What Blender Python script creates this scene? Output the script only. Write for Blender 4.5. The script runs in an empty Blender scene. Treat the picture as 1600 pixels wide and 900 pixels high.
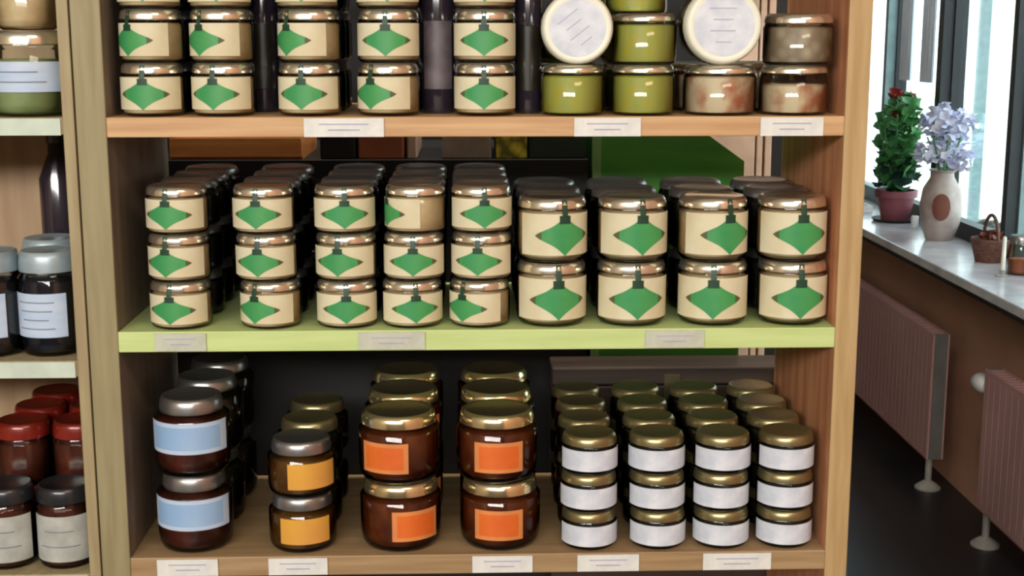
import bpy, bmesh, math, random
from mathutils import Vector, Matrix
random.seed(7)
SC = bpy.context.scene
COL = SC.collection
PI = math.pi
# ---------------------------------------------------------------- camera, world, lights, exposure
F = 2130.0
PIT = math.radians(10.69)
YAW = math.radians(1.75)
EYE = 1.6
cd = bpy.data.cameras.new('camera'); cam = bpy.data.objects.new('camera', cd); COL.objects.link(cam)
cd.sensor_width = 36.0; cd.lens = 36.0 * F / 1600.0; cd.clip_start = 0.05
cam.location = (0, 0, EYE); cam.rotation_euler = (PI/2 - PIT, 0, -YAW)
SC.camera = cam
SC.view_settings.view_transform = 'Standard'; SC.view_settings.look = 'None'
SC.view_settings.gamma = 1.0; SC.view_settings.exposure = 0.0
SC.view_settings.use_curve_mapping = False
SC.cycles.filter_width = 2.2
SC.cycles.use_denoising = True
SC.cycles.transparent_max_bounces = 24
SC.cycles.sample_clamp_indirect = 4.0
w = bpy.data.worlds.new('world'); SC.world = w; w.use_nodes = True
bg = w.node_tree.nodes['Background']; bg.inputs[0].default_value = (0.80, 0.95, 1.0, 1); bg.inputs[1].default_value = 5.0

def area(name, loc, target, sx, sy, power, color):
    l = bpy.data.lights.new(name, 'AREA'); l.shape = 'RECTANGLE'; l.size = sx; l.size_y = sy
    l.energy = power; l.color = color
    o = bpy.data.objects.new(name, l); COL.objects.link(o); o.location = loc
    o.rotation_euler = (Vector(target) - Vector(loc)).to_track_quat('-Z', 'Y').to_euler()
    return o
area('shop_front_daylight', (-1.0, -2.6, 2.6), (0, 1.7, 1.2), 3.6, 0.5, 180, (1.0, 0.975, 0.92))
area('ceiling_or_fill_light', (0.9, -0.6, 2.92), (0.5, 0.6, 0.5), 1.2, 0.3, 16, (1.0, 0.86, 0.66))

area('ceiling_or_fill_light', (0.15, 2.06, 2.95), (0.15, 2.07, 0), 1.4, 0.12, 34, (1.0, 0.92, 0.8))  # added fill, no fitted lamp: brightens the goods behind the bookcase

# ---------------------------------------------------------------- pixel -> place helpers (photo frame 1600x900)
def ray(px, py):
    a = (px - 800) / F; b = (450 - py) / F
    f = (math.sin(YAW)*math.cos(PIT), math.cos(YAW)*math.cos(PIT), -math.sin(PIT))
    r = (math.cos(YAW), -math.sin(YAW), 0)
    u = (math.sin(YAW)*math.sin(PIT), math.cos(YAW)*math.sin(PIT), math.cos(PIT))
    return [f[i] + a*r[i] + b*u[i] for i in range(3)]
def PY(px, py, Y):
    d = ray(px, py); t = Y / d[1]; return Vector((d[0]*t, Y, EYE + d[2]*t))
def PX(px, py, X):
    d = ray(px, py); t = X / d[0]; return Vector((X, d[1]*t, EYE + d[2]*t))
def PZ(px, py, Z):
    d = ray(px, py); t = (Z - EYE) / d[2]; return Vector((d[0]*t, d[1]*t, Z))

# ---------------------------------------------------------------- materials
def lin(c):
    return tuple(((v/255)/12.92 if v/255 <= 0.04045 else ((v/255+0.055)/1.055)**2.4) for v in c) + (1,)
def mat(name, c, rough=0.5, metal=0.0, coat=0.0, c2=None, scale=20, stretch=(1, 1, 1), bump=0.0, kind='noise', lo=0.35, hi=0.65, spec=0.5):
    m = bpy.data.materials.new(name); m.use_nodes = True; nt = m.node_tree; b = nt.nodes['Principled BSDF']
    b.inputs['Base Color'].default_value = lin(c); b.inputs['Roughness'].default_value = rough
    b.inputs['Metallic'].default_value = metal; b.inputs['Coat Weight'].default_value = coat
    b.inputs['Coat Roughness'].default_value = 0.08; b.inputs['Specular IOR Level'].default_value = spec
    if c2 is None: c2 = tuple(max(0, v*0.9) for v in c)
    tc = nt.nodes.new('ShaderNodeTexCoord'); mp = nt.nodes.new('ShaderNodeMapping'); mp.inputs['Scale'].default_value = stretch
    nt.links.new(tc.outputs['Object'], mp.inputs[0])
    if kind == 'noise':
        t = nt.nodes.new('ShaderNodeTexNoise'); t.inputs['Scale'].default_value = scale; t.inputs['Detail'].default_value = 3; out = t.outputs['Fac']
    else:
        t = nt.nodes.new('ShaderNodeTexVoronoi'); t.inputs['Scale'].default_value = scale; out = t.outputs['Distance']
    nt.links.new(mp.outputs[0], t.inputs['Vector'])
    r = nt.nodes.new('ShaderNodeValToRGB'); r.color_ramp.elements[0].position = lo; r.color_ramp.elements[1].position = hi
    r.color_ramp.elements[0].color = lin(c); r.color_ramp.elements[1].color = lin(c2)
    nt.links.new(out, r.inputs[0]); nt.links.new(r.outputs[0], b.inputs['Base Color'])
    if bump:
        bp = nt.nodes.new('ShaderNodeBump'); bp.inputs['Strength'].default_value = bump; bp.inputs['Distance'].default_value = 0.002
        nt.links.new(out, bp.inputs['Height']); nt.links.new(bp.outputs[0], b.inputs['Normal'])
    return m
def glass(name, tint, refl=1.0, rough=0.04):
    m = bpy.data.materials.new(name); m.use_nodes = True; nt = m.node_tree; nt.nodes.clear()
    o = nt.nodes.new('ShaderNodeOutputMaterial'); mx = nt.nodes.new('ShaderNodeMixShader')
    t = nt.nodes.new('ShaderNodeBsdfTransparent'); t.inputs[0].default_value = tint
    g = nt.nodes.new('ShaderNodeBsdfGlossy'); g.inputs['Roughness'].default_value = rough
    fr = nt.nodes.new('ShaderNodeFresnel'); fr.inputs[0].default_value = 1.45
    mm = nt.nodes.new('ShaderNodeMath'); mm.operation = 'MULTIPLY'; mm.inputs[1].default_value = refl
    nt.links.new(fr.outputs[0], mm.inputs[0]); nt.links.new(mm.outputs[0], mx.inputs[0])
    nt.links.new(t.outputs[0], mx.inputs[1]); nt.links.new(g.outputs[0], mx.inputs[2]); nt.links.new(mx.outputs[0], o.inputs[0])
    return m
M = {}
M['post_l'] = mat('olive_tan_wood', (154, 142, 106), 0.6, c2=(138, 126, 90), scale=6, stretch=(14, 14, 1), bump=0.1)
M['post_r'] = mat('yellow_tan_wood', (190, 160, 114), 0.55, c2=(170, 138, 92), scale=6, stretch=(14, 14, 1), bump=0.1)
M['inner_r'] = mat('reddish_brown_wood', (206, 146, 106), 0.5, c2=(184, 118, 80), scale=5, stretch=(10, 10, 1))
M['inner_l'] = mat('grey_brown_wood', (132, 114, 98), 0.6, c2=(112, 96, 82), scale=5, stretch=(10, 10, 1))
M['shelf_tan'] = mat('orange_tan_wood', (206, 166, 120), 0.5, c2=(186, 142, 98), scale=5, stretch=(1, 10, 20))
M['shelf_lime'] = mat('lime_paint', (200, 216, 146), 0.45, c2=(188, 206, 132), scale=8, stretch=(1, 6, 10))
M['shelf_brown'] = mat('brown_wood', (172, 142, 104), 0.5, c2=(150, 120, 84), scale=5, stretch=(1, 10, 20))
M['left_wood'] = mat('pinkish_beige_board', (178, 148, 116), 0.6, c2=(160, 130, 98), scale=4, stretch=(10, 10, 1))
M['left_unit'] = mat('greyed_wood', (165, 150, 112), 0.6, c2=(148, 130, 96), scale=6, stretch=(14, 14, 1))
M['strip'] = mat('pale_green_plastic_strip', (205, 216, 200), 0.35, c2=(190, 202, 186), scale=30)
M['tag'] = mat('white_tag_card', (228, 226, 220), 0.6, c2=(214, 214, 210), scale=60)
M['tag_green'] = mat('greyish_tag_card', (196, 198, 180), 0.6, c2=(184, 186, 168), scale=60)
M['ink'] = mat('grey_ink', (120, 122, 135), 0.8)
M['ink_soft'] = mat('lavender_grey_ink', (180, 178, 200), 0.8)
M['glass'] = glass('clear_glass', (0.93, 0.96, 0.93, 1))
M['pane'] = glass('window_glass', (0.97, 0.99, 0.99, 1), 0.5, 0.0)
M['chest'] = mat('dark_brown_stained_wood', (66, 50, 40), 0.5, c2=(48, 36, 30), scale=5, stretch=(1, 8, 14))
M['lid'] = mat('silver_gold_tin', (250, 245, 228), 0.17, 0.94, c2=(238, 230, 208), scale=8)
M['lid_gold'] = mat('gold_tin', (250, 236, 192), 0.16, 0.94, c2=(230, 206, 146), scale=8)
M['lid_dark'] = mat('dull_brass_tin', (170, 158, 116), 0.32, 0.85, c2=(140, 128, 92), scale=8)
M['lid_steel'] = mat('steel_tin', (170, 168, 166), 0.30, 0.9, c2=(140, 138, 138), scale=8)
M['lid_white'] = mat('cream_white_lid', (238, 236, 218), 0.4, c2=(226, 226, 208), scale=12)
M['lid_blue'] = mat('pale_blue_grey_lid', (168, 184, 190), 0.35, 0.3, c2=(140, 156, 166), scale=20)
M['lid_red'] = mat('dark_red_lid', (136, 34, 22), 0.3, 0.2, coat=0.5, c2=(92, 20, 14), scale=20)
M['lid_black'] = mat('black_lid', (34, 36, 40), 0.3, coat=0.4)
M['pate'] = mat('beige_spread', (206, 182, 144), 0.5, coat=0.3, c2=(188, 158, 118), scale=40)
M['paper'] = mat('cream_paper', (220, 212, 182), 0.6, c2=(210, 196, 160), scale=22)
M['green'] = mat('diamond_green', (50, 142, 84), 0.5, c2=(72, 152, 84), scale=30)
M['green_tip'] = mat('diamond_tip_olive', (86, 92, 52), 0.6)
M['seal'] = mat('dark_green_seal', (24, 62, 40), 0.5)
M['olive'] = mat('olive_green_pickle', (172, 158, 50), 0.4, coat=0.4, c2=(160, 160, 76), scale=60, kind='vor', lo=0.1, hi=0.6)
M['pinkc'] = mat('pink_beige_chunks', (206, 186, 158), 0.4, coat=0.4, c2=(170, 104, 74), scale=24, lo=0.45, hi=0.62)
M['greyc'] = mat('grey_beige_chunks', (176, 160, 138), 0.4, coat=0.4, c2=(140, 120, 100), scale=60, kind='vor', lo=0.1, hi=0.6)
M['redjam'] = mat('dark_red_preserve', (92, 40, 26), 0.3, coat=0.5, c2=(58, 22, 16), scale=30)
M['amber'] = mat('amber_brown_preserve', (108, 50, 18), 0.3, coat=0.5, c2=(74, 26, 10), scale=24)
M['amber2'] = mat('brown_yellow_preserve', (104, 66, 22), 0.3, coat=0.5, c2=(66, 36, 14), scale=24)
M['dark_or_shade'] = mat('dark_preserve_or_shade', (38, 34, 24), 0.35, coat=0.4, c2=(22, 22, 18), scale=40)  # also fills rear-row jars, where the dark colour stands in for shade
M['greenpale'] = mat('pale_green_brine', (158, 166, 120), 0.4, coat=0.4, c2=(120, 134, 84), scale=16)
M['navy'] = mat('blue_black_preserve', (20, 22, 34), 0.25, coat=0.6)
M['lab_blue'] = mat('blue_white_label', (176, 196, 222), 0.55, c2=(196, 208, 226), scale=18, stretch=(1, 1, 3))
M['lab_inner'] = mat('sky_blue_panel', (142, 176, 214), 0.55, c2=(156, 184, 216), scale=18)
M['lab_white'] = mat('white_label', (222, 224, 232), 0.55, c2=(200, 206, 218), scale=50)
M['lab_orange'] = mat('orange_label', (226, 110, 40), 0.5, c2=(212, 96, 30), scale=20)
M['lab_orange_edge'] = mat('light_orange_border', (226, 140, 78), 0.5)
M['lab_yellow'] = mat('ochre_yellow_label', (222, 164, 56), 0.5, c2=(214, 150, 70), scale=16)
M['lab_grey'] = mat('grey_white_label', (186, 186, 180), 0.55, c2=(160, 162, 156), scale=40)
M['bottle'] = mat('dark_purple_bottle', (46, 38, 48), 0.12, coat=0.5, c2=(34, 30, 38), scale=8)
M['bottle_label'] = mat('purple_grey_paper', (104, 92, 96), 0.5, c2=(70, 62, 68), scale=30)
M['black'] = mat('black_board', (20, 19, 22), 0.6, c2=(14, 14, 18), scale=6)
M['crate'] = mat('orange_wood_crate', (232, 160, 88), 0.6, c2=(200, 122, 62), scale=4, stretch=(1, 1, 14))
M['cart_brown'] = mat('red_brown_carton', (164, 92, 60), 0.7)
M['cart_pale'] = mat('pale_pink_carton', (206, 176, 156), 0.7)
M['cart_grey'] = mat('grey_taupe_bag', (160, 144, 128), 0.7, c2=(128, 112, 102), scale=20)
M['cart_yellow'] = mat('yellow_net', (228, 212, 60), 0.6, c2=(110, 104, 30), scale=60, kind='vor', lo=0.2, hi=0.7)
M['cart_dkgreen'] = mat('bottle_green_carton', (28, 52, 34), 0.6)
M['cab_green'] = mat('grass_green_board', (74, 146, 50), 0.45, c2=(58, 124, 42), scale=4, stretch=(1, 1, 8))
M['cab_edge'] = mat('pale_green_edge', (126, 164, 104), 0.5)
M['wall'] = mat('beige_plaster', (168, 150, 128), 0.8, c2=(158, 140, 118), scale=3)
M['wall_r'] = mat('brown_plaster', (184, 138, 114), 0.8, c2=(168, 124, 100), scale=3, bump=0.1)
M['floor'] = mat('black_stone_tile', (30, 31, 36), 0.4, c2=(22, 23, 28), scale=3)
M['ceil'] = mat('white_ceiling', (210, 206, 196), 0.9)
M['sill'] = mat('grey_white_marble', (206, 204, 206), 0.25, c2=(170, 170, 178), scale=7, coat=0.3)
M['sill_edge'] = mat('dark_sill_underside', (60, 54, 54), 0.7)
M['rad'] = mat('pinkish_radiator_enamel', (184, 142, 140), 0.45, c2=(172, 130, 128), scale=2)
M['rad_side'] = mat('grey_radiator_grille', (106, 104, 100), 0.5)
M['frame'] = mat('black_window_frame', (26, 32, 36), 0.5)
M['frame_l'] = mat('grey_teal_frame', (120, 146, 148), 0.5)
M['metal'] = mat('grey_painted_pipe', (168, 164, 158), 0.4, 0.2)
M['white'] = mat('white_ceramic', (236, 236, 236), 0.35)
M['curtain'] = mat('white_grey_curtain', (206, 214, 222), 0.8, c2=(176, 188, 202), scale=6, stretch=(1, 12, 1))
M['leaf'] = mat('geranium_leaf', (86, 152, 86), 0.5, c2=(54, 120, 64), scale=16)
M['leaf_dark'] = mat('dark_leaf', (24, 66, 52), 0.6)
M['flower'] = mat('red_flower', (168, 58, 56), 0.6)
M['lav'] = mat('lavender_blue_petal', (206, 210, 238), 0.6, c2=(226, 228, 242), scale=14)
M['pot'] = mat('plum_terracotta', (136, 74, 84), 0.55, c2=(112, 58, 66), scale=10)
M['vase'] = mat('taupe_ceramic', (176, 164, 156), 0.4, c2=(148, 132, 128), scale=14)
M['oval'] = mat('brown_medallion', (116, 62, 46), 0.5)
M['basket'] = mat('brown_wicker', (112, 70, 54), 0.7, c2=(74, 46, 38), scale=60, stretch=(1, 1, 3), bump=0.5)
M['candle'] = mat('cream_candle', (226, 220, 206), 0.5)
M['paving'] = mat('pale_paving', (222, 220, 214), 0.8, c2=(208, 206, 200), scale=4)
M['facade'] = mat('pale_facade', (232, 232, 226), 0.8, c2=(222, 224, 220), scale=2)
M['facade_win'] = mat('pale_teal_glass', (196, 222, 222), 0.3)
M['stone'] = mat('grey_dish_glaze', (108, 122, 120), 0.5)

# ---------------------------------------------------------------- mesh helpers
def finish(name, bm, m, parent=None, smooth=False, mats=None):
    me = bpy.data.meshes.new(name); bmesh.ops.recalc_face_normals(bm, faces=bm.faces); bm.to_mesh(me); bm.free()
    for x in (mats or [m]): me.materials.append(x)
    if smooth:
        for p in me.polygons: p.use_smooth = True
        me.set_sharp_from_angle(angle=math.radians(50))
    o = bpy.data.objects.new(name, me); COL.objects.link(o)
    if parent: o.parent = parent
    return o
def box(bm, x0, x1, y0, y1, z0, z1, bevel=0.0, mi=0):
    r = bmesh.ops.create_cube(bm, size=1.0); vs = r['verts']
    for v in vs:
        v.co = Vector(((x0+x1)/2 + v.co.x*(x1-x0), (y0+y1)/2 + v.co.y*(y1-y0), (z0+z1)/2 + v.co.z*(z1-z0)))
    fs = set(f for v in vs for f in v.link_faces)
    for f in fs: f.material_index = mi
    if bevel:
        es = list(set(e for v in vs for e in v.link_edges))
        bmesh.ops.bevel(bm, geom=es, offset=bevel, segments=2, affect='EDGES', profile=0.5)
def boxo(name, b, m, parent=None, bevel=0.0):
    bm = bmesh.new(); box(bm, *b, bevel=bevel); return finish(name, bm, m, parent)
def lathe(bm, prof, seg=36, cx=0, cy=0, sx=1, sy=1, mi=0):
    rings = []
    for r, z in prof:
        if r < 1e-5: rings.append([bm.verts.new((cx, cy, z))])
        else: rings.append([bm.verts.new((cx + r*sx*math.cos(2*PI*i/seg), cy + r*sy*math.sin(2*PI*i/seg), z)) for i in range(seg)])
    for a, b in zip(rings, rings[1:]):
        for i in range(seg):
            j = (i+1) % seg
            if len(a) == 1 and len(b) == 1: continue
            if len(a) == 1: f = bm.faces.new((a[0], b[j], b[i]))
            elif len(b) == 1: f = bm.faces.new((a[i], a[j], b[0]))
            else: f = bm.faces.new((a[i], a[j], b[j], b[i]))
            f.material_index = mi
def tube(bm, pts, rad, seg=10):
    pts = [Vector(p) for p in pts]; rings = []
    for k, p in enumerate(pts):
        d = (pts[min(k+1, len(pts)-1)] - pts[max(k-1, 0)]).normalized()
        s = d.orthogonal().normalized(); t = d.cross(s); r = rad[k] if isinstance(rad, (list, tuple)) else rad
        if k and rings:
            s0 = (rings[-1][0].co - pts[k-1]); s0 = (s0 - d*s0.dot(d)).normalized(); s = s0; t = d.cross(s)
        rings.append([bm.verts.new(p + s*r*math.cos(2*PI*i/seg) + t*r*math.sin(2*PI*i/seg)) for i in range(seg)])
    for a, b in zip(rings, rings[1:]):
        for i in range(seg): bm.faces.new((a[i], a[(i+1) % seg], b[(i+1) % seg], b[i]))
    bm.faces.new(rings[0][::-1]); bm.faces.new(rings[-1])
def patch(bm, R, lo, hi, t0, t1, n=20, mi=0, tip=None, rows=1, R2=None):
    """curved sheet on a cylinder facing -Y; lo/hi give z at u in [-1,1]"""
    R2 = R if R2 is None else R2
    cols = []
    for i in range(n+1):
        u = -1 + 2*i/n; t = t0 + (t1-t0)*i/n; a, b = lo(u), hi(u)
        cols.append([bm.verts.new(((R+(R2-R)*k/rows)*math.sin(t), -(R+(R2-R)*k/rows)*math.cos(t), a + (b-a)*k/rows)) for k in range(rows+1)])
    for i in range(n):
        for k in range(rows):
            f = bm.faces.new((cols[i][k], cols[i+1][k], cols[i+1][k+1], cols[i][k+1]))
            u = abs(-1 + 2*(i+0.5)/n); f.material_index = (tip if (tip is not None and u > 0.78) else mi)
def empty(name, loc=(0, 0, 0), rz=0):
    o = bpy.data.objects.new(name, None); COL.objects.link(o); o.location = loc; o.rotation_euler = (0, 0, rz)
    o.empty_display_size = 0.02; return o
def tag(o, label, cat, group=None, kind=None):
    o['label'] = label; o['category'] = cat
    if group: o['group'] = group
    if kind: o['kind'] = kind
    return o
def struct(o): o['kind'] = 'structure'; return o
def copy_tree(o, parent=None, skip=()):
    c = o.copy(); COL.objects.link(c)
    c.parent = parent
    for ch in list(o.children):
        if ch.name.split('.')[0] not in skip: copy_tree(ch, c, skip)
    return c

# ---------------------------------------------------------------- room shell
struct(boxo('floor', (-3.2, 2.0, -4.2, 8.2, -0.1, 0), M['floor']))
struct(boxo('ceiling', (-3.2, 2.0, -4.2, 8.2, 3.0, 3.1), M['ceil']))
struct(boxo('wall_left', (-3.2, -3.0, -4.0, 8.0, 0, 3.0), M['wall']))
struct(boxo('wall_back', (-3.0, 1.72, 7.8, 8.0, 0, 3.0), M['wall']))
struct(boxo('wall_front', (-3.0, 1.72, -4.0, -3.8, 0, 3.0), M['wall']))
bm = bmesh.new()                                    # window wall: parapet below, lintel above, solid stretch near the camera
bm.free()
struct(boxo('wall_right', (1.72, 1.92, 1.8, 8.0, 0, 0.80), M['wall_r']))
struct(boxo('wall_right', (1.72, 1.92, 1.8, 8.0, 2.5, 3.0), M['wall_r']))
struct(boxo('wall_right', (1.72, 1.92, -4.0, 1.8, 0, 3.0), M['wall_r']))
bm = bmesh.new(); box(bm, 1.55, 1.92, 1.8, 7.8, 0.80, 0.832, 0.004)
sill = struct(finish('trim_1', bm, M['sill']))
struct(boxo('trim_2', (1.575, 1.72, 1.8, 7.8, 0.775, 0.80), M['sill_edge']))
# windows: units between mullions, dark frame and one glass pane each
ys = [7.8, 6.75, 5.92, 5.22, 4.50, 3.3, 1.8]
for k in range(6):
    y1, y0 = ys[k], ys[k+1]
    fr = bmesh.new()
    box(fr, 1.84, 1.89, y0, y1, 0.832, 0.895); box(fr, 1.84, 1.89, y0, y1, 2.42, 2.5)
    fw = 0.055 if k == 2 else 0.04
    box(fr, 1.80, 1.89, y0, y0+fw, 0.895, 2.42); box(fr, 1.84, 1.89, y1-0.012, y1, 0.895, 2.42)
    m = M['frame'] if k in (2, 3) else M['frame_l']
    f = finish('window_%d' % (k+1), fr, m); struct(f)
    p = boxo('pane', (1.862, 1.868, y0+fw, y1-0.012, 0.895, 2.42), M['pane'], f)
# outside
struct(boxo('ground', (1.92, 30, -10, 40, -0.5, -0.3), M['paving']))
bf = empty('street_house', (14.0, 20, -0.3)); tag(bf, 'pale overexposed house front across the street, seen through the window', 'building')
boxo('facade', (0, 0.4, -16, 18, 0, 9), M['facade'], bf)
for k in range(7):
    for z in (1.0, 4.2):
        wf = boxo('house_window', (-0.04, 0.0, -14+k*4.4, -12.4+k*4.4, z, z+1.7), M['facade_win'], bf)
for k, yy in enumerate((11.2, 13.4)):
    s = empty('street_post', (4.2, yy, -0.3)); tag(s, ['dark street post outside the window, the nearer of the two', 'dark street post outside the window, the farther of the two'][k], 'post', 'street posts outside')
    bm = bmesh.new(); lathe(bm, [(0, 0), (0.09, 0), (0.09, 0.12), (0.05, 0.16), (0.05, 3.2), (0, 3.22)], 16); finish('post_shaft', bm, M['frame_l'], s, True)

# ---------------------------------------------------------------- bookcases
Y0 = 1.667; DEP = 0.33; YB = Y0 + DEP
ZT, ZM, ZB = 1.497, 1.232, 0.935
GAP = 0.0003                                      # jars stand a hair above what carries them
bc = empty('bookcase', (0, Y0, 0)); tag(bc, 'tall open-backed wooden bookcase filled with jars, its middle shelf lime green', 'bookcase')
def side(b, m, mi):                                    # lighter edge band at the front, darker board faces
    bm = bmesh.new(); box(bm, *b, bevel=0.0015)
    for f in bm.faces: f.material_index = 0 if f.calc_center_median().y < 0.003 else 1
    return finish('side_panel', bm, None, bc, mats=[M[m], M[mi]])
side((-0.475, -0.439, 0, DEP, 0, 2.0), 'post_l', 'inner_l')
side((0.459, 0.488, 0, DEP, 0, 2.0), 'post_r', 'inner_r')
for z, t, m, lab in ((1.80, 0.024, 'shelf_tan', None), (ZT, 0.024, 'shelf_tan', 'orange-tan wooden shelf'), (ZM, 0.026, 'shelf_lime', 'lime green shelf'),
                     (ZB, 0.026, 'shelf_brown', 'brown wooden shelf'), (0.62, 0.026, 'shelf_brown', None), (0.12, 0.026, 'shelf_brown', None), (2.0, 0.024, 'shelf_tan', None)):
    s = boxo('shelf', (-0.439, 0.459, 0.001, DEP-0.001, z-t, z), M[m], bc, 0.001)
    if lab: s['label'] = lab
boxo('plinth', (-0.439, 0.459, 0.02, 0.04, 0, 0.094), M['shelf_brown'], bc)
LX = -0.477
lb = empty('bookcase', (LX, Y0, 0)); tag(lb, 'neighbouring bookcase at the left with pale plastic strips on its shelf edges', 'bookcase')
boxo('side_panel', (-0.014, 0, 0, DEP, 0, 2.0), M['left_unit'], lb, 0.001)
boxo('side_panel', (-0.90, -0.886, 0, DEP, 0, 2.0), M['left_unit'], lb, 0.001)
boxo('back_panel', (-0.886, -0.014, DEP-0.008, DEP, 0, 2.0), M['left_wood'], lb)
LZ1, LZ2, LZ3 = 1.497, 1.196, 0.915
for z in (1.80, LZ1, LZ2, LZ3, 0.5, 0.1, 2.0):
    s = boxo('shelf', (-0.886, -0.014, 0, DEP-0.008, z-0.02, z), M['left_unit'], lb)
    if z in (LZ1, LZ2, LZ3):
        p = boxo('label_strip', (-0.886, -0.016, -0.003, -0.0003, z-0.021, z-0.001), M['strip'], s); p['label'] = 'pale green plastic strip'

# ---------------------------------------------------------------- price tags
def price_tag(px0, px1, py, zc, label, m='tag', bcz=None):
    a = PY(px0, py, Y0); b = PY(px1, py, Y0); wd = b.x - a.x
    r = empty('price_tag', ((a.x+b.x)/2, Y0-0.0002, zc)); tag(r, label, 'price tag', 'price tags on the shelf edges')
    c = boxo('card', (-wd/2, wd/2, -0.0016, 0, -0.0112, 0.0112), M[m], r)
    bm = bmesh.new()
    for k, (l, z) in enumerate(((0.62, 0.004), (0.40, -0.003))):
        box(bm, -wd*l/2, wd*l/2, -0.0019, -0.0016, z-0.0008, z+0.0008)
    finish('print', bm, M['ink_soft'], c)
for a in [(475, 600, 198, ZT-0.0125, 'white price tag on the top shelf edge, under the third and fourth jar stacks'),
          (897, 1001, 200, ZT-0.0125, 'white price tag on the top shelf edge, under the olive green jars'),
          (1188, 1286, 198, ZT-0.0125, 'white price tag on the top shelf edge, at its right end'),
          (242, 322, 532, ZM-0.013, 'greyish price tag on the lime shelf edge, at its left end', 'tag_green'),
          (560, 664, 532, ZM-0.013, 'greyish price tag on the lime shelf edge, near its middle', 'tag_green'),
          (1008, 1100, 530, ZM-0.013, 'greyish price tag on the lime shelf edge, under the large jars', 'tag_green'),
          (246, 341, 888, ZB-0.013, 'white price tag on the bottom shelf edge, under the blue-labelled jars'),
          (420, 512, 888, ZB-0.013, 'white price tag on the bottom shelf edge, under the yellow-labelled jars'),
          (738, 832, 888, ZB-0.013, 'white price tag on the bottom shelf edge, under the right-hand orange-labelled jars'),
          (902, 998, 885, ZB-0.013, 'white price tag on the bottom shelf edge, under the first white-labelled stack'),
          (1098, 1204, 884, ZB-0.013, 'white price tag on the bottom shelf edge, under the third white-labelled stack')]:
    price_tag(*a)

# ---------------------------------------------------------------- jars
def make_jar(name, R, h, content, lid='lid', lidf=0.2, bev=0.14, neck=0.95, label=None, fill=1.0, lid_r=0.97):
    """empty with glass_body, contents, lid and whatever label the jar wears"""
    r = empty(name)
    zl = h*(1-lidf)                                           # underside of the lid
    zs = zl - 0.035*h
    prof = [(0, 0.0), (R*(1-bev*1.1), 0.0), (R*(1-bev*0.45), h*0.025), (R*(1-bev*0.12), h*bev*0.45), (R, h*bev), (R, zs - 0.03*h),
            (R*0.985, zs-0.02*h), (R*neck, zs+0.035*h), (R*neck, zl+0.004)]
    bm = bmesh.new(); lathe(bm, prof); finish('glass_body', bm, M['glass'], r, True)
    zf = (zs-0.02*h)*fill; k = 0.955
    pr = [(0, 0.003), (R*(1-bev*1.1)*k, 0.003), (R*(1-bev*0.12)*k, h*bev*0.5), (R*k, h*bev), (R*k, zf-0.03*h if zf > zs*0.9 else zf-0.002), (R*neck*k*0.98, zf), (0, zf)]
    bm = bmesh.new(); lathe(bm, pr, 28); finish('contents', bm, M[content], r, True)
    L = R*lid_r
    pl = [(L*0.93, zl), (L, zl+0.0012), (L*0.995, zl + (h-zl)*0.45), (L*0.97, zl+(h-zl)*0.72), (L*0.93, h-0.0012), (L*0.88, h), (L*0.80, h-0.0012), (0, h-0.0012)]
    bm = bmesh.new(); lathe(bm, [(0, zl)] + pl); lo = finish('lid', bm, M[lid], r, True)
    if label: label(r, R, h, zl, zs)
    return r
def diamond_label(r, R, h, zl, zs):
    z0, z1 = h*0.13, zs-0.025*h
    bm = bmesh.new(); patch(bm, R*1.003, lambda u: z0, lambda u: z1, -1.35, 1.35, 24); p = finish('paper_label', bm, M['paper'], r, True)
    zc = z0 + (z1-z0)*0.47; H = (z1-z0)*0.47; g = lambda u: max(0.0, (1-abs(u)))**0.95*(1-0.22*math.sin(PI*abs(u)))
    bm = bmesh.new(); patch(bm, R*1.008, lambda u: zc-H*1.02*g(u), lambda u: zc+H*g(u)+0.0006, -0.86, 0.86, 26, tip=1)
    d = finish('green_diamond', bm, M['green'], p, True, mats=[M['green'], M['green_tip']])
    bm = bmesh.new()                                          # dark seal from the diamond over the lid rim
    patch(bm, R*1.014, lambda u: zc+H*0.62, lambda u: zc+H*1.05, -0.16, 0.16, 6)
    patch(bm, R*1.014, lambda u: zc+H*1.05, lambda u: zl+0.001, -0.085, 0.085, 4, R2=R*0.99)
    patch(bm, R*0.99, lambda u: zl+0.001, lambda u: h-0.001, -0.085, 0.085, 4, R2=R*0.925)
    finish('seal_strip', bm, M['seal'], r, True)
def rect_label(ml, a0, a1, f0, f1, inner=None, edge=None, lines=0):
    def fn(r, R, h, zl, zs):
        zb = h*0.16; b = zs-0.05*h-zb; z0, z1 = zb+b*f0, zb+b*f1
        bm = bmesh.new(); patch(bm, R*1.004, lambda u: z0, lambda u: z1, a0, a1, 20); p = finish('paper_label', bm, M[ml], r, True)
        if inner:
            q = 0.13; bm = bmesh.new(); patch(bm, R*1.008, lambda u: z0+(z1-z0)*q, lambda u: z1-(z1-z0)*q, a0+(a1-a0)*0.1, a1-(a1-a0)*0.1, 18)
            finish('label_panel', bm, M[inner], p, True)
        if lines:
            bm = bmesh.new()
            for k in range(lines):
                zz = z0+(z1-z0)*(k+1)/(lines+1); wv = (0.62, 0.44, 0.55)[k % 3]; am = (a0+a1)/2; aw = (a1-a0)/2*wv
                patch(bm, R*1.011, lambda u: zz-0.0007, lambda u: zz+0.0007, am-aw, am+aw, 12)
            finish('print', bm, M['ink'], p, True)
    return fn
ORD = ['first', 'second', 'third', 'fourth', 'fifth', 'sixth', 'seventh', 'eighth', 'ninth']
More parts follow.
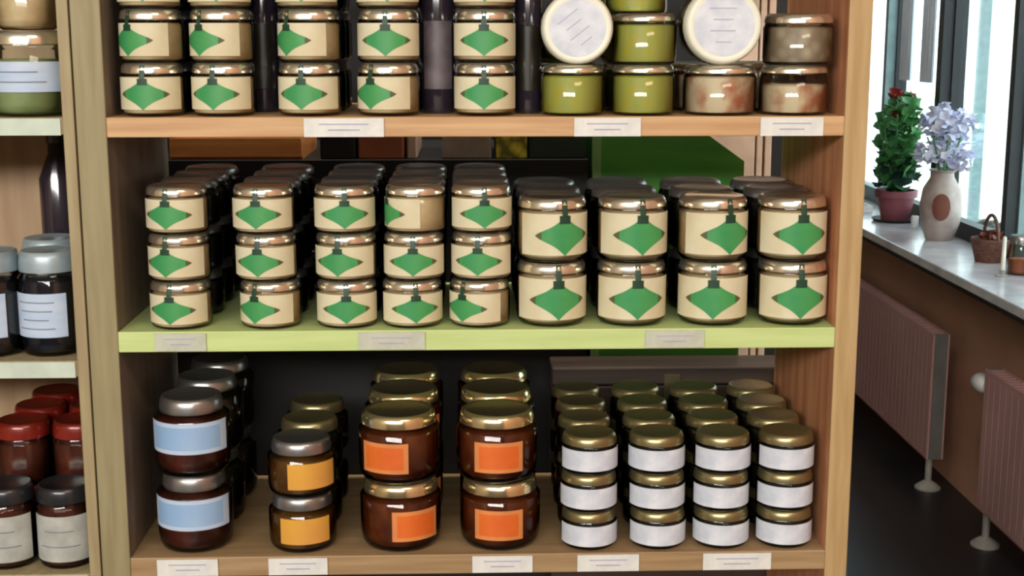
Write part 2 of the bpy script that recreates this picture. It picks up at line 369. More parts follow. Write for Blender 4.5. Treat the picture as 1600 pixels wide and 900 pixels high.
def stacks(mk, cols, z0, h, nlev, nrow, inset, label, cat, group, rear_label, rear_group, rots, hw, cy, rear=None):
    """cols: px centre of each stack per level (level 0 = bottom). Fronts unique; rows behind shared per stack."""
    proto = rproto = None
    for c, cen in enumerate(cols):
        for lv in range(nlev):
            cx = cen[lv] if isinstance(cen, (list, tuple)) else cen
            for row in range(nrow):
                R = hw; yy = Y0 + inset + R + row*(2*R+0.003)
                if row == 0:
                    x = x0 = PY(cx, cy[lv], Y0+inset+R*0.4).x
                    if proto is None: proto = mk(); o = proto
                    else: o = copy_tree(proto)
                    off = rots[c][lv]; tag(o, label(c, lv), cat, group)
                else:
                    x = x0 + random.uniform(-0.001, 0.001); off = random.uniform(-60, 60)
                    if rproto is None: rproto = (rear or mk)(); o = rproto
                    else: o = copy_tree(rproto)
                    tag(o, rear_label(c), cat, rear_group(c))
                o.location = (x, yy, z0 + GAP + lv*(h+GAP)); o.rotation_euler = (0, 0, math.radians(off))
LV3 = ['bottom one', 'middle one', 'topmost']
LV2 = ['lower one', 'upper one']
ang = lambda off, half: math.degrees(math.asin(max(-0.95, min(0.95, off/half))))
# top shelf: five stacks of green-diamond jars
r1 = [[ang(-5, 48), ang(-27, 48), 0], [ang(-8, 47), ang(-27, 48), 3], [ang(-8, 47), ang(-30, 47), -4], [ang(-27, 50), ang(-3, 49), 2], [ang(-2, 47), ang(-2, 47), 0]]
h1 = 0.0640; R1 = 0.0385
stacks(lambda: make_jar('preserve_jar', R1, h1, 'pate', label=diamond_label), [(232, 230, 226), (344, 341, 338), (481, 480, 476), (606, 606, 604), (758, 758, 757)],
       ZT, h1, 3, 3, 0.005, lambda c, l: 'green-diamond jar on the top shelf, %s in the %s stack from the left' % (LV3[l], ORD[c]), 'jar', 'green-diamond jars on the top shelf',
       lambda c: 'jar in the dark rows behind the %s green-diamond stack on the top shelf' % ORD[c], lambda c: 'jars behind the %s top-shelf stack' % ORD[c], r1, R1, (140, 60, -20), rear=lambda: make_jar('preserve_jar', R1, h1, 'dark_or_shade', 'lid_steel', lidf=0.2))  # rear jars: shade between stacks painted as dark contents, lime shelf likewise
# middle shelf: five small stacks of three
s2 = [[-9, -13, -9], [-20, -8, -6], [3, -10, 4], [8, 0, -44], [-28, -7, 5]]
r2 = [[ang(v, 48) for v in c] for c in s2]
h2 = 0.0595
stacks(lambda: make_jar('preserve_jar', R1, h2, 'pate', label=diamond_label), [(278, 275, 271), (420, 413, 408), (540, 539, 536), (643, 646, 648), (750, 753, 752)],
       ZM, h2, 3, 4, 0.004, lambda c, l: 'small green-diamond jar, lime shelf, %s in the %s three-high stack from left' % (LV3[l], ORD[c]), 'jar', 'small green-diamond jars on the lime shelf',
       lambda c: 'small jar in the dark rows behind the %s three-high stack on the lime shelf' % ORD[c], lambda c: 'jars behind the %s small stack on the lime shelf' % ORD[c], r2, R1, (485, 410, 330), rear=lambda: make_jar('preserve_jar', R1, h2, 'dark_or_shade', 'lid_steel', lidf=0.2))
# middle shelf: four large stacks of two
r3 = [[ang(9, 57), ang(18, 57)], [ang(5, 57), ang(11, 57)], [ang(-8, 57), ang(20, 57)], [ang(3, 57), ang(7, 57)]]
h3 = 0.0815; R3 = 0.0447
stacks(lambda: make_jar('large_preserve_jar', R3, h3, 'pate', lidf=0.17, bev=0.2, label=diamond_label), [(863, 864), (989, 991), (1118, 1118), (1243, 1243)],
       ZM, h3, 2, 3, 0.003, lambda c, l: 'large green-diamond jar, lime shelf, %s in the %s two-high stack from left' % (LV2[l], ORD[c]), 'jar', 'large green-diamond jars on the lime shelf',
       lambda c: 'large jar in the dark rows behind the %s two-high stack on the lime shelf' % ORD[c], lambda c: 'jars behind the %s large stack on the lime shelf' % ORD[c], r3, R3, (480, 370), rear=lambda: make_jar('large_preserve_jar', R3, h3, 'dark_or_shade', 'lid_steel', lidf=0.16, bev=0.2))
# top shelf right part
def single(mk, px, py, z, R, label, cat, group, inset=0.004, rz=0, y=None):
    o = mk() if callable(mk) else mk
    yy = Y0 + inset + R if y is None else y
    o.location = (PY(px, py, Y0 + inset + R*0.4).x, yy, z + GAP); o.rotation_euler = (0, 0, math.radians(rz)); tag(o, label, cat, group); return o
RO = 0.0395
ol = single(lambda: make_jar('pickle_jar', RO, 0.0615, 'olive', lidf=0.16, bev=0.12), 896, 145, ZT, RO, 'olive green jar on the top shelf, carrying the lying jar with the smaller white lid', 'jar', 'olive green jars', 0.002)
o = single(copy_tree(ol), 1008, 145, ZT, RO, 'olive green jar on the top shelf, lower one of the green pair', 'jar', 'olive green jars')
o = single(copy_tree(ol), 1010, 75, ZT+0.0618, RO, 'olive green jar on the top shelf, upper one of the green pair', 'jar', 'olive green jars')
for k in range(2):
    for px in (896, 1008):
        for lv in range(3 if px == 1008 else 2 if k == 1 else 1):
            single(copy_tree(ol), px, 145, ZT+lv*0.0618, RO, 'olive green jar in the rows behind the front olive green jars', 'jar', 'olive green jars in the rows behind', y=Y0+0.004+RO+(k+1)*(2*RO+0.003))
pk = single(lambda: make_jar('chunk_jar', 0.0455, 0.061, 'pinkc', lidf=0.17, bev=0.12), 1130, 145, ZT, 0.0455, 'pink and beige jar on the top shelf, carrying the larger-lidded lying jar', 'jar', 'pinkish chunk jars', 0.003)
gk = single(lambda: make_jar('chunk_jar', 0.0425, 0.061, 'pinkc', lidf=0.172, bev=0.12, fill=0.8), 1247, 145, ZT, 0.0425, 'pinkish brown jar on the top shelf, lower jar of the rightmost stack', 'jar', 'pinkish chunk jars', 0.003)
g2 = single(lambda: make_jar('chunk_jar', 0.0435, 0.062, 'greyc', lidf=0.2, bev=0.12), 1255, 65, ZT+0.0613, 0.0435, 'grey-beige speckled jar on the top shelf, upper jar of the rightmost stack', 'jar', 'pinkish chunk jars', 0.003)
for k in range(2):
    single(copy_tree(pk), 1125, 145, ZT, 0.0455, 'pinkish jar in the rows behind the front pink jars on the top shelf', 'jar', 'pinkish jars in the rows behind', y=Y0+0.003+0.0455+(k+1)*0.0935)
    single(copy_tree(gk), 1240, 145, ZT, 0.0425, 'pinkish jar in the rows behind the front pink jars on the top shelf', 'jar', 'pinkish jars in the rows behind', y=Y0+0.003+0.0425+(k+1)*0.0935)
# two jars lying on their sides, white lids towards the viewer
def lying(px, py, rpx, base_z, body_m, label, nl, name, depth):
    yf = Y0 + 0.004; c = PY(px, py, yf); R = rpx*1.70/F*1.0
    r = make_jar(name, R, depth, body_m, 'lid_white', lidf=0.26, bev=0.1, lid_r=1.0)
    lid = [c_ for c_ in r.children if c_.name.startswith('lid')][0]
    bm = bmesh.new(); lathe(bm, [(R*0.78, depth-0.0011), (R*0.78, depth-0.0004), (0, depth-0.0004)], 36)
    st = finish('lid_sticker', bm, M['lab_white'], lid, True)
    bm = bmesh.new()
    for k in range(nl):
        y = -R*0.42 + k*R*0.84/(nl-1); wv = (0.22, 0.36, 0.28, 0.38, 0.24)[k % 5]*R
        box(bm, -wv, wv*0.8, y-0.0007, y+0.0007, depth-0.0004, depth-0.0002)
    p = finish('print', bm, M['ink_soft'], st)
    r.location = (c.x, yf + depth, base_z + R); r.rotation_euler = (PI/2, 0, 0)
    tag(r, label, 'jar', 'jars lying on their sides')
    return r
l1 = lying(903, 55, 55, ZT+0.0621, 'olive', 'jar lying on its side on an olive green jar, smaller round white lid facing out', 4, 'pickle_jar', 0.075)
l1.rotation_euler = (PI/2, math.radians(-38), 0)
l2 = lying(1132, 45, 60, ZT+0.0616, 'greyc', 'jar lying on its side on a pinkish jar, larger round white lid facing out', 4, 'chunk_jar', 0.08)
# dark bottles between the stacks on the top shelf
def bottle(px, py, z, y, R, h, label, m='bottle'):
    r = empty('bottle', (PY(px, py, y-R).x, y, z+GAP)); tag(r, label, 'bottle', 'dark bottles at the back of the top shelf')
    bm = bmesh.new(); lathe(bm, [(0, 0), (R*0.9, 0), (R, 0.006), (R, h*0.58), (R*0.85, h*0.66), (R*0.38, h*0.76), (R*0.34, h*0.93), (R*0.36, h*0.94), (0, h*0.95)], 28); finish('glass_body', bm, M[m], r, True)
    bm = bmesh.new(); lathe(bm, [(0, h*0.93), (R*0.42, h*0.93), (R*0.42, h), (0, h)], 20); finish('cap', bm, M['lid_black'], r, True)
    bm = bmesh.new(); patch(bm, R*1.01, lambda u: h*0.12, lambda u: h*0.45, -0.9, 0.9, 12); finish('paper_label', bm, M['bottle_label' if R > 0.021 else 'dark_or_shade'], r, True)
bottle(684, 90, ZT, Y0+0.085, 0.022, 0.255, 'dark bottle with a purple-grey label between the fourth and fifth stacks on the top shelf')
bottle(408, 90, ZT, Y0+0.12, 0.020, 0.25, 'dark bottle behind the gap between the second and third stacks on the top shelf')
bottle(826, 90, ZT, Y0+0.075, 0.017, 0.24, 'dark bottle between the fifth stack and the olive green jars on the top shelf')

# bottom shelf
hb = 0.1015; Rb = 0.0485
stacks(lambda: make_jar('label_jar', Rb, hb, 'redjam', 'lid_steel', lidf=0.20, bev=0.22, neck=0.84, lid_r=0.84, label=rect_label('lab_blue', -1.3, 1.25, 0.3, 1.02, 'lab_inner')),
       [(299, 294)], ZB, hb, 2, 3, 0.006, lambda c, l: 'dark red jar with a blue-white label on the bottom shelf, %s' % ['standing on the shelf', 'stacked on its twin'][l], 'jar', 'blue-labelled jars',
       lambda c: 'jar in the shaded rows behind the blue-labelled jars', lambda c: 'jars behind the blue-labelled pair', [[0, 0]], Rb, (810, 690), rear=lambda: make_jar('label_jar', Rb, hb, 'dark_or_shade', 'lid_steel', lidf=0.18, bev=0.22, neck=0.84, lid_r=0.84))  # rear contents darkened to paint the shade, same for the yellow-labelled pair
hc = 0.0735; Rc = 0.0440
stacks(lambda: make_jar('honey_jar', Rc, hc, 'amber2', 'lid_steel', lidf=0.24, bev=0.2, neck=0.86, lid_r=0.88, label=rect_label('lab_yellow', -0.62, 0.95, 0.05, 0.95)),
       [(470, 468)], ZB, hc, 2, 3, 0.004, lambda c, l: 'small brown jar with a yellow label, %s' % ['standing on the bottom shelf', 'stacked on the other yellow-labelled jar'][l], 'jar', 'yellow-labelled jars',
       lambda c: 'brown jar in the rows behind the yellow-labelled jars', lambda c: 'jars behind the yellow-labelled pair', [[2, 18]], Rc, (830, 740), rear=lambda: make_jar('honey_jar', Rc, hc, 'dark_or_shade', 'lid_dark', lidf=0.22, bev=0.2, neck=0.86, lid_r=0.88))
hd = 0.0905; Rd = 0.0530
stacks(lambda: make_jar('honey_jar', Rd, hd, 'amber', 'lid_gold', lidf=0.19, bev=0.24, neck=0.86, lid_r=0.92, label=rect_label('lab_orange_edge', -0.62, 0.62, 0.06, 0.84, 'lab_orange')),
       [(625, 622), (782, 777)], ZB, hd, 2, 3, 0.001, lambda c, l: 'large amber jar with a orange label, %s of the %s orange-labelled stack' % (LV2[l], ['left', 'right'][c]), 'jar', 'orange-labelled jars',
       lambda c: 'amber jar with a gold lid in the rows behind the %s orange-labelled stack' % ['left', 'right'][c], lambda c: 'jars behind the %s orange-labelled stack' % ['left', 'right'][c], [[26, -20], [-3, 2]], Rd, (835, 715))
he = 0.0505; Re = 0.0370
stacks(lambda: make_jar('label_jar', Re, he, 'dark_or_shade', 'lid_dark', lidf=0.27, bev=0.2, neck=0.92, lid_r=0.96, label=rect_label('lab_white', -1.4, 1.4, -0.05, 1.05)),
       [(922, 922, 923), (1030, 1029, 1029), (1130, 1130, 1133), (1229, 1231, 1233)], ZB, he, 3, 4, 0.003,
       lambda c, l: 'small dark jar with a white label, %s in the %s such stack from left' % (LV3[l], ORD[c]), 'jar', 'white-labelled jars',
       lambda c: 'small dark jar in the rows behind the %s white-labelled stack' % ORD[c], lambda c: 'jars behind the %s white-labelled stack' % ORD[c],
       [[3, -4, 5], [0, 4, -3], [-6, 2, 4], [-3, 0, 5]], Re, (840, 775, 710), rear=lambda: make_jar('label_jar', Re, he, 'dark_or_shade', 'lid_dark', lidf=0.27, bev=0.2, neck=0.92, lid_r=0.96))

# left bookcase goods
a = single(lambda: make_jar('label_jar', 0.047, 0.103, 'greenpale', 'lid', lidf=0.17, bev=0.14, fill=0.86, label=rect_label('lab_blue', -1.2, 1.15, 0.22, 0.82, lines=2)), 35, 110, LZ1, 0.047, 'pale green jar with a blue-white label on the left bookcase', 'jar', None, 0.006)
b = single(lambda: make_jar('preserve_jar', 0.036, 0.09, 'pate', 'lid', lidf=0.2, bev=0.14), 34, 10, LZ1+0.1033, 0.036, 'plain beige jar standing on the lid of the pale green jar', 'jar', None, 0.014)
c = single(lambda: make_jar('label_jar', 0.0405, 0.132, 'navy', 'lid_blue', lidf=0.2, bev=0.14, neck=0.88, lid_r=0.92, label=rect_label('lab_blue', -1.25, 0.75, 0.06, 0.82, lines=4)), 71, 470, LZ2, 0.0405, 'tall blue-black jar with a blue-white label and a pale lid on the left bookcase', 'jar', 'blue-black jars', 0.015)
d = single(copy_tree(c), -24, 470, LZ2, 0.0405, 'blue-black jar cut by the left edge of the photo', 'jar', 'blue-black jars', 0.012)
e = single(copy_tree(c), 75, 460, LZ2, 0.0405, 'blue-black jar right behind the tall blue-black jar on the left bookcase', 'jar', 'blue-black jars', 0.12)
bt = empty('tall_bottle', (PY(92, 300, 1.93).x, 1.93, LZ2+GAP)); tag(bt, 'tall dark brown bottle at the back of the left bookcase, before the beige panel', 'bottle')
bm = bmesh.new(); lathe(bm, [(0, 0), (0.024, 0), (0.026, 0.006), (0.026, 0.20), (0.012, 0.235), (0.011, 0.262), (0, 0.262)], 28); finish('glass_body', bm, M['bottle'], bt, True)
bm = bmesh.new(); lathe(bm, [(0, 0.25), (0.0135, 0.25), (0.0135, 0.272), (0, 0.272)], 20); finish('cap', bm, M['lid_black'], bt, True)
f0 = None; nf = 0
def rl(k): return ['grey-labelled jar with a black lid at the left edge of the photo', 'grey-labelled jar with a black lid beside the wide post, low at the left'][k]
for k, px in enumerate((5, 97)):
    if f0 is None: f0 = make_jar('label_jar', 0.0365, 0.108, 'redjam', 'lid_black', lidf=0.2, bev=0.14, neck=0.9, label=rect_label('lab_grey', -1.2, 1.2, -0.1, 0.92, lines=2)); o = f0
    else: o = copy_tree(f0)
    single(o, px, 840, LZ3, 0.0365, rl(k), 'jar', 'black-lidded jars on the left bookcase', 0.01)
g0 = None
for row in range(1, 4):
    for k, px in enumerate((5, 97)):
        if g0 is None: g0 = make_jar('label_jar', 0.0365, 0.086, 'redjam', 'lid_red', lidf=0.26, bev=0.14, neck=0.9); o = g0
        else: o = copy_tree(g0)
        single(o, px, 840, LZ3, 0.0365, 'dark red jar in the rows behind the grey-labelled jars on the left bookcase', 'jar', 'red-lidded jars on the left bookcase', y=Y0+0.01+0.0365+row*0.0765)
for row in (1, 2, 3):
    for px in (5, 97):
        o = single(copy_tree(g0), px, 840, LZ3+0.0863, 0.0365, 'dark red jar stacked on the rear jars low on the left bookcase', 'jar', 'red-lidded jars stacked at the back of the left bookcase', y=Y0+0.01+0.0365+row*0.0765)

# ---------------------------------------------------------------- what stands behind the open back
YC = 2.12
ct = PY(600, 250, YC); cx0, cx1 = PY(235, 250, YC).x, PY(919, 250, YC).x
cab = empty('black_cabinet', ((cx0+cx1)/2, YC, 0)); tag(cab, 'black cabinet standing behind the open back of the jar bookcase', 'cabinet')
hwid = (cx1-cx0)/2; ctz = ct.z
boxo('body', (-hwid, hwid, 0, 0.4, 0.06, ctz-0.02), M['black'], cab); boxo('top_board', (-hwid, hwid, -0.004, 0.4, ctz-0.02, ctz), M['black'], cab); boxo('plinth', (-hwid+0.03, hwid-0.03, 0.02, 0.38, 0, 0.06), M['black'], cab)
def carton(name, px0, px1, ptop, m, label, flap=None, dep=0.2, cat='carton', bev=0.003, yo=0.01):
    x0, x1 = PY(px0, 240, YC+yo).x, PY(px1, 240, YC+yo).x; zt = PY(px0, ptop, YC+yo).z
    r = empty(name, ((x0+x1)/2, YC+yo, ctz)); tag(r, label, cat); q = (x1-x0)/2; hh = zt-ctz
    boxo('body', (-q, q, 0, dep, 0, hh*0.94), M[m], r, bev)
    boxo('lid', (-q*1.0, q*1.0, -0.002, dep+0.002, hh*0.94, hh), M[flap or m], r, 0.001)
cr = (PY(265, 240, YC+0.01).x, PY(472, 240, YC+0.01).x); q = (cr[1]-cr[0])/2
r = empty('wooden_crate', ((cr[0]+cr[1])/2, YC+0.01, ctz)); tag(r, 'orange-brown slatted wooden crate behind the bookcase, above the left jars of the lime shelf', 'crate')
for s in range(3):
    boxo('front_slat', (-q, q, 0, 0.008, 0.004+s*0.036, 0.034+s*0.036), M['crate'], r, 0.001); boxo('rear_slat', (-q, q, 0.202, 0.21, 0.004+s*0.036, 0.034+s*0.036), M['crate'], r, 0.001)
for s in (-1, 1): boxo('end_board', (s*q-0.008 if s > 0 else -q, q if s > 0 else -q+0.008, 0.008, 0.202, 0, 0.11), M['crate'], r)
boxo('bottom_board', (-q+0.008, q-0.008, 0.008, 0.202, 0, 0.008), M['crate'], r)
carton('carton', 500, 556, 190, 'black', 'black carton behind the bookcase, right of the wooden crate')
carton('carton', 560, 632, 180, 'cart_brown', 'red-brown carton behind the bookcase, right of the black carton')
carton('carton', 636, 652, 160, 'cart_pale', 'narrow pale carton behind the bookcase, beside the red-brown carton')
carton('paper_bag', 690, 768, 165, 'cart_grey', 'grey-taupe paper bag behind the bookcase, left of the yellow packet', cat='bag')
carton('yellow_packet', 775, 824, 165, 'cart_yellow', 'yellow net-like packet seen behind the bookcase', cat='packet')
carton('carton', 826, 916, 165, 'cart_dkgreen', 'dark green carton behind the bookcase, left of the green cabinet')
g = [PY(922, 600, YC), PY(1152, 600, YC)]; zt = PY(1100, 212, YC).z; zs_ = PY(1152, 252, YC).z; xs = PY(1108, 215, YC).x
gx = g[0].x; gc = empty('green_cabinet', (gx, YC, 0)); tag(gc, 'grass-green cabinet with one sloping shoulder behind the bookcase', 'cabinet')
bm = bmesh.new(); W2 = g[1].x-gx; pts = [(0.0, 0.0), (W2, 0.0), (W2, zs_), (xs-gx, zt), (0.0, zt)]
fv = [bm.verts.new((x, 0, z)) for x, z in pts]; bv = [bm.verts.new((x, 0.35, z)) for x, z in pts]
bm.faces.new(fv); bm.faces.new(bv[::-1])
for i in range(5): bm.faces.new((fv[i], fv[(i+1) % 5], bv[(i+1) % 5], bv[i]))
finish('body', bm, M['cab_green'], gc)
ep = boxo('corner_strip', (0, 0.013, -0.006, 0, 0, zt), M['cab_edge'], gc); ep['label'] = 'pale green corner strip'
c0, c1 = PY(862, 600, 2.03).x, PY(1236, 600, 2.03).x; ch = empty('wooden_chest', ((c0+c1)/2, 2.03, 0)); tag(ch, 'dark brown chest close behind the bookcase, below the green cabinet front', 'chest')
hz = PY(1000, 574, 2.03).z; q = (c1-c0)/2
boxo('body', (-q, q, 0.002, 0.075, 0, hz-0.03), M['chest'], ch, 0.002); boxo('lid', (-q, q, 0, 0.077, hz-0.028, hz), M['chest'], ch, 0.003); boxo('clasp', (-0.012, 0.012, -0.004, 0, hz-0.05, hz-0.012), M['lid_dark'], ch)
YD = 2.6
x0, x1 = PY(1095, 240, YD).x, PY(1206, 240, YD).x
pr = empty('folding_screen', ((x0+x1)/2, YD, 0)); tag(pr, 'pinkish beige screen standing behind the green cabinet', 'screen'); q = (x1-x0)/2
boxo('panel', (-q, q*0.52, 0, 0.02, 0, 1.75), M['cart_pale'], pr, 0.002); boxo('panel', (q*0.58, q*0.74, 0.002, 0.022, 0, 1.75), M['cart_pale'], pr, 0.002); boxo('panel', (q*0.82, q, 0.004, 0.024, 0, 1.75), M['cart_pale'], pr, 0.002); boxo('hinge_board', (-q, q, 0.024, 0.032, 0, 1.75), M['cart_brown'], pr)
dk = empty('dark_backdrop', (0, 2.75, 0)); tag(dk, 'added tall dark partition board far behind the bookcase', 'backdrop')  # backdrop added to keep the gaps between the jars dark
boxo('panel', (-0.72, 0.74, 0, 0.03, 0.0, 1.9), M['black'], dk); boxo('rail', (-0.74, 0.76, -0.01, 0.04, 1.9, 1.94), M['black'], dk)

# ---------------------------------------------------------------- radiators and pipes
def radiator(y0, y1, label):
    r = empty('radiator', (1.6, y0, 0)); L = y1-y0; tag(r, label, 'radiator', 'radiators under the window sill')
    z0, z1 = 0.115, 0.566
    bm = bmesh.new(); box(bm, 0, 0.006, 0, L, z0, z1, 0.0015)
    n = int(L/0.045)
    for i in range(n):                                         # shallow pressed ribs
        y = (i+0.5)*L/n; box(bm, -0.0006, 0.0, y-0.015, y+0.015, z0+0.02, z1-0.02)
    finish('front_plate', bm, M['rad'], r)
    boxo('rear_plate', (0.052, 0.058, 0, L, z0, z1), M['rad'], r, 0.001)
    boxo('end_plate', (0.006, 0.052, 0, 0.006, z0, z1), M['rad_side'], r); boxo('end_plate', (0.006, 0.052, L-0.006, L, z0, z1), M['rad_side'], r)
    bm = bmesh.new()
    for i in range(int(L/0.03)): box(bm, 0.008, 0.050, 0.01+i*0.03, 0.024+i*0.03, z1-0.006, z1-0.001)
    finish('top_grille', bm, M['rad'], r)
    for yy in (0.2, L-0.2): boxo('bracket', (0.058, 0.119, yy-0.015, yy+0.015, z0+0.05, z1-0.05), M['rad_side'], r)
    return r
ra = radiator(4.56, 6.7, 'far pinkish panel radiator under the sill, partly behind the bookcase post')
rb = radiator(2.6, 4.08, 'near pinkish panel radiator under the sill, cut by the right edge of the photo')
def feed(x, y, zt, parent, rr=0.012):
    bm = bmesh.new(); tube(bm, [(x, y, 0.0), (x, y, zt)], rr); o = finish('feed_pipe', bm, M['metal'], parent, True)
    bm = bmesh.new(); lathe(bm, [(0.045, 0), (0.045, 0.006), (0.030, 0.018), (0.013, 0.03)], 24, x, y); finish('floor_rosette', bm, M['metal'], o, True)
feed(0.02, 0.03, 0.125, ra); feed(0.02, 4.04-2.6, 0.125, rb)
vb = bmesh.new(); tube(vb, [(0.02, 0, 0.50), (0.02, 0.10, 0.50)], 0.010)
vp = finish('valve_pipe', vb, M['metal'], rb, True); vp.location = (0, 1.48, 0)
bm = bmesh.new(); tube(bm, [(0, 0.0, 0), (0, 0.012, 0), (0, 0.03, 0), (0, 0.07, 0), (0, 0.08, 0)], [0.018, 0.026, 0.030, 0.030, 0.022], 18)
k = finish('valve_knob', bm, M['white'], vp, True); k.location = (0.02, 0.02, 0.50); k['label'] = 'round white valve knob'

# ---------------------------------------------------------------- on the window sill
SZ = 0.8323
def leafcloud(n, c, rx, ry, rz, ls, seed, bm=None):
    rnd = random.Random(seed); bm = bm or bmesh.new()
    for _ in range(n):
        while True:
            p = Vector((rnd.uniform(-1, 1), rnd.uniform(-1, 1), rnd.uniform(-1, 1)))
            if 0.25 < p.length < 1: break
        p = Vector((c[0]+p.x*rx, c[1]+p.y*ry, c[2]+p.z*rz)); s = ls*rnd.uniform(0.7, 1.3)
        rot = Matrix.Rotation(rnd.uniform(0, 6.28), 3, 'Z') @ Matrix.Rotation(rnd.uniform(0.1, 1.2), 3, 'X')
        ring = [bm.verts.new(p + rot @ Vector((s*math.cos(a)*(1+0.12*math.cos(5*a)), s*math.sin(a)*(1+0.12*math.cos(5*a)), s*0.25*math.cos(2*a)))) for a in [2*PI*i/10 for i in range(10)]]
        cv = bm.verts.new(p + rot @ Vector((0, 0, -s*0.25)))
        for i in range(10): bm.faces.new((cv, ring[i], ring[(i+1) % 10]))
    return bm
p = PZ(1398, 352, SZ)
px_, py_ = 1.735, p.y
px_ = PZ(1398, 345, SZ).x; py_ = PZ(1398, 345, SZ).y
pl = empty('potted_geranium', (px_, py_, SZ)); tag(pl, 'green geranium with a few red flowers in a plum pot on the window sill', 'plant')
bm = bmesh.new(); lathe(bm, [(0, 0.006), (0.055, 0.006), (0.075, 0.10), (0.085, 0.10), (0.086, 0.128), (0.074, 0.128), (0.070, 0.11), (0, 0.11)], 28); finish('pot', bm, M['pot'], pl, True)
bm = bmesh.new(); lathe(bm, [(0, 0), (0.085, 0), (0.095, 0.012), (0.088, 0.012), (0.080, 0.005), (0, 0.005)], 28); finish('saucer', bm, M['frame'], pl, True)
bm = bmesh.new()
for i in range(9):
    a = i*0.7; tube(bm, [(0.01*math.cos(a), 0.01*math.sin(a), 0.10), (0.05*math.cos(a), 0.05*math.sin(a), 0.26), (0.09*math.cos(a), 0.12*math.sin(a), 0.44)], 0.004, 6)
finish('stems', bm, M['leaf'], pl, True)
bm = leafcloud(230, (0, 0, 0.33), 0.085, 0.16, 0.20, 0.024, 3); lf = finish('foliage', bm, M['leaf'], pl, True)
bm = leafcloud(90, (0, 0.02, 0.20), 0.08, 0.15, 0.10, 0.022, 5); finish('foliage', bm, M['leaf_dark'], pl, True)['label'] = 'darker lower leaves'
for (fx, fy, fz) in ((-0.02, 0.0, 0.52), (0.05, 0.06, 0.50), (-0.03, -0.05, 0.44)):
    bm = leafcloud(26, (fx, fy, fz), 0.028, 0.028, 0.022, 0.012, int(fz*100)); finish('flower_head', bm, M['flower'], pl, True)
p = PZ(1467, 374, SZ)
vs = empty('flower_vase', (p.x, p.y, SZ)); tag(vs, 'taupe vase with a brown oval, holding pale lavender flowers, on the window sill', 'vase')
bm = bmesh.new(); lathe(bm, [(0, 0), (0.048, 0), (0.052, 0.008), (0.07, 0.06), (0.078, 0.12), (0.068, 0.19), (0.042, 0.235), (0.040, 0.25), (0.052, 0.262), (0.046, 0.262), (0.034, 0.24), (0, 0.235)], 32); finish('body', bm, M['vase'], vs, True)
bm = bmesh.new()
th0 = math.atan2(-p.x, -p.y)  # oval faces the room
patch(bm, 0.081, lambda u: 0.13-0.05*math.sqrt(max(0, 1-u*u)), lambda u: 0.13+0.05*math.sqrt(max(0, 1-u*u)), -0.42, 0.42, 20)
ov = finish('oval_medallion', bm, M['oval'], vs, True); ov.rotation_euler = (0, 0, -0.32)
bm = bmesh.new()
for i in range(7):
    a = i*0.9; tube(bm, [(0, 0, 0.22), (0.03*math.cos(a), 0.03*math.sin(a), 0.30), (0.06*math.cos(a), 0.08*math.sin(a), 0.38)], 0.003, 6)
finish('stems', bm, M['leaf'], vs, True)
for i, (fx, fy, fz) in enumerate(((0, 0, 0.40), (0.06, 0.05, 0.36), (-0.05, 0.03, 0.33), (0.03, -0.07, 0.31), (-0.03, 0.07, 0.42), (0.06, -0.03, 0.44), (0, 0, 0.32), (-0.02, -0.03, 0.46))):
    bm = leafcloud(34, (fx, fy, fz), 0.05, 0.05, 0.05, 0.017, 40+i); finish('flower_head', bm, M['lav'], vs, True)
p = PZ(1429, 356, SZ); c = empty('pillar_candle', (p.x, p.y, SZ)); tag(c, 'small white pillar candle between the geranium and the vase', 'candle')
bm = bmesh.new(); lathe(bm, [(0, 0), (0.014, 0), (0.015, 0.002), (0.015, 0.045), (0.012, 0.048), (0, 0.046)], 20); finish('wax', bm, M['white'], c, True)
bm = bmesh.new(); tube(bm, [(0, 0, 0.044), (0.001, 0, 0.056)], 0.0009, 6); finish('wick', bm, M['black'], c)
p = PZ(1546, 408, SZ); b = empty('wicker_basket', (p.x, p.y, SZ)); tag(b, 'dark brown wicker basket on the sill near the right edge', 'basket')
bm = bmesh.new(); lathe(bm, [(0, 0), (0.048, 0), (0.062, 0.055), (0.068, 0.075), (0.064, 0.08), (0.058, 0.075), (0.044, 0.008), (0, 0.008)], 28); finish('body', bm, M['basket'], b, True)
bm = bmesh.new(); tube(bm, [(0.0, 0.064*math.cos(t), 0.072+0.085*math.sin(t)) for t in [PI*i/14 for i in range(15)]], 0.006, 8); finish('handle', bm, M['basket'], b, True)
bm = leafcloud(40, (0, 0, 0.085), 0.045, 0.045, 0.02, 0.014, 77); finish('dried_flowers', bm, M['oval'], b, True)
p = PZ(1566, 432, SZ); c = empty('taper_candle', (p.x, p.y, SZ)); tag(c, 'cream taper candle in a small holder beside the wicker basket', 'candle')
bm = bmesh.new(); lathe(bm, [(0, 0), (0.022, 0), (0.022, 0.004), (0.008, 0.008), (0.010, 0.022), (0.0, 0.022)], 20); finish('holder', bm, M['metal'], c, True)
bm = bmesh.new(); lathe(bm, [(0, 0.02), (0.0075, 0.02), (0.006, 0.125), (0, 0.13)], 14); finish('wax', bm, M['candle'], c, True)
p = PZ(1592, 428, SZ); o = make_jar('storage_jar', 0.036, 0.125, 'cart_brown', 'lid_steel', lidf=0.2, bev=0.12, neck=0.9, fill=0.55); o.location = (p.x, p.y, SZ); tag(o, 'glass jar with a silver lid on the window sill at the right edge', 'jar')
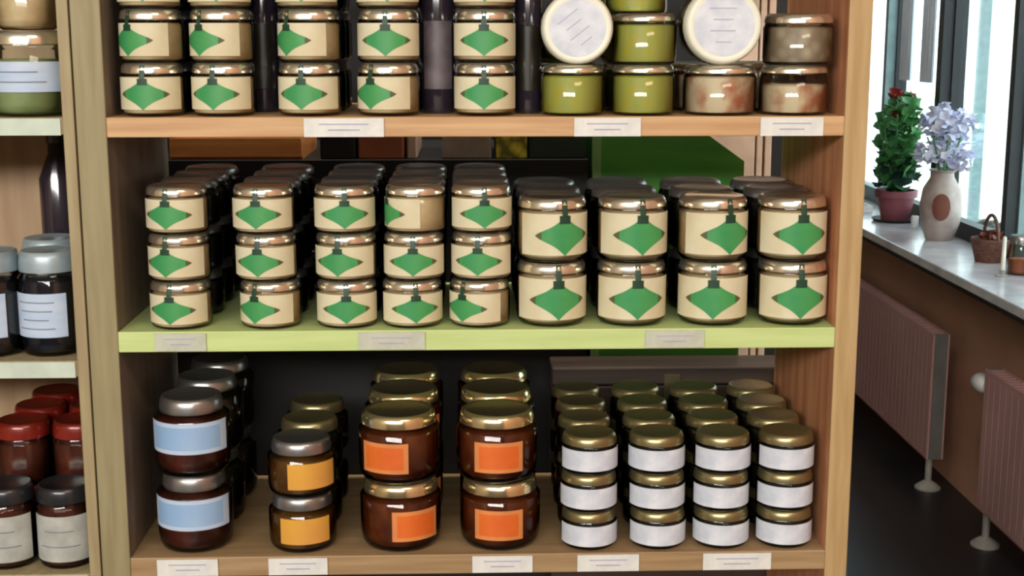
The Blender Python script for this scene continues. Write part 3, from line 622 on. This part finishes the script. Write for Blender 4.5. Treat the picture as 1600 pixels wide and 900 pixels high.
p = PZ(1534, 372, SZ); d = empty('bowl', (p.x+0.02, p.y, SZ)); tag(d, 'grey-green bowl of trinkets on the sill behind the wicker basket', 'bowl')
bm = bmesh.new(); lathe(bm, [(0, 0), (0.05, 0), (0.085, 0.045), (0.09, 0.05), (0.084, 0.05), (0.05, 0.008), (0, 0.008)], 28); finish('body', bm, M['stone'], d, True)
bm = leafcloud(50, (0, 0, 0.045), 0.055, 0.055, 0.022, 0.015, 91); finish('trinkets', bm, M['leaf_dark'], d, True)
p = PZ(1353, 331, SZ); d = empty('shallow_tray', (p.x-0.03, p.y+0.02, SZ)); tag(d, 'white shallow tray on the far sill, half hidden by the bookcase post', 'tray')
boxo('tray_base', (-0.05, 0.05, -0.05, 0.05, 0, 0.006), M['white'], d, 0.002)
for x in (-0.05, 0.046): boxo('tray_side', (x, x+0.004, -0.05, 0.05, 0.006, 0.028), M['white'], d)
for y in (-0.05, 0.046): boxo('tray_side', (-0.046, 0.046, y, y+0.004, 0.006, 0.028), M['white'], d)
# curtain strips hanging at the window between the two middle mullions
for k, (yy, lab) in enumerate(((5.62, 'pale vertical curtain panel left of the black mullion, the farther one'), (5.36, 'pale vertical curtain panel beside the black mullion, the nearer one'))):
    cu = empty('curtain', (1.79, yy, 0)); tag(cu, lab, 'curtain', 'curtain panels at the window')
    bm = bmesh.new(); n = 18; w2 = 0.055; fr, bk = [], []
    for i in range(n+1):
        y = -w2 + 2*w2*i/n; x = 0.010*math.sin(i*1.4)
        fr.append((bm.verts.new((x, y, 1.40)), bm.verts.new((x, y, 2.40)))); bk.append((bm.verts.new((x+0.002, y, 1.40)), bm.verts.new((x+0.002, y, 2.40))))
    for i in range(n):
        bm.faces.new((fr[i][0], fr[i+1][0], fr[i+1][1], fr[i][1])); bm.faces.new((bk[i][0], bk[i][1], bk[i+1][1], bk[i+1][0]))
    finish('fabric', bm, M['curtain'], cu, True)
    bm = bmesh.new(); tube(bm, [(0, -w2-0.02, 2.40), (0, w2+0.02, 2.40)], 0.006, 8); finish('rod', bm, M['metal'], cu, True)
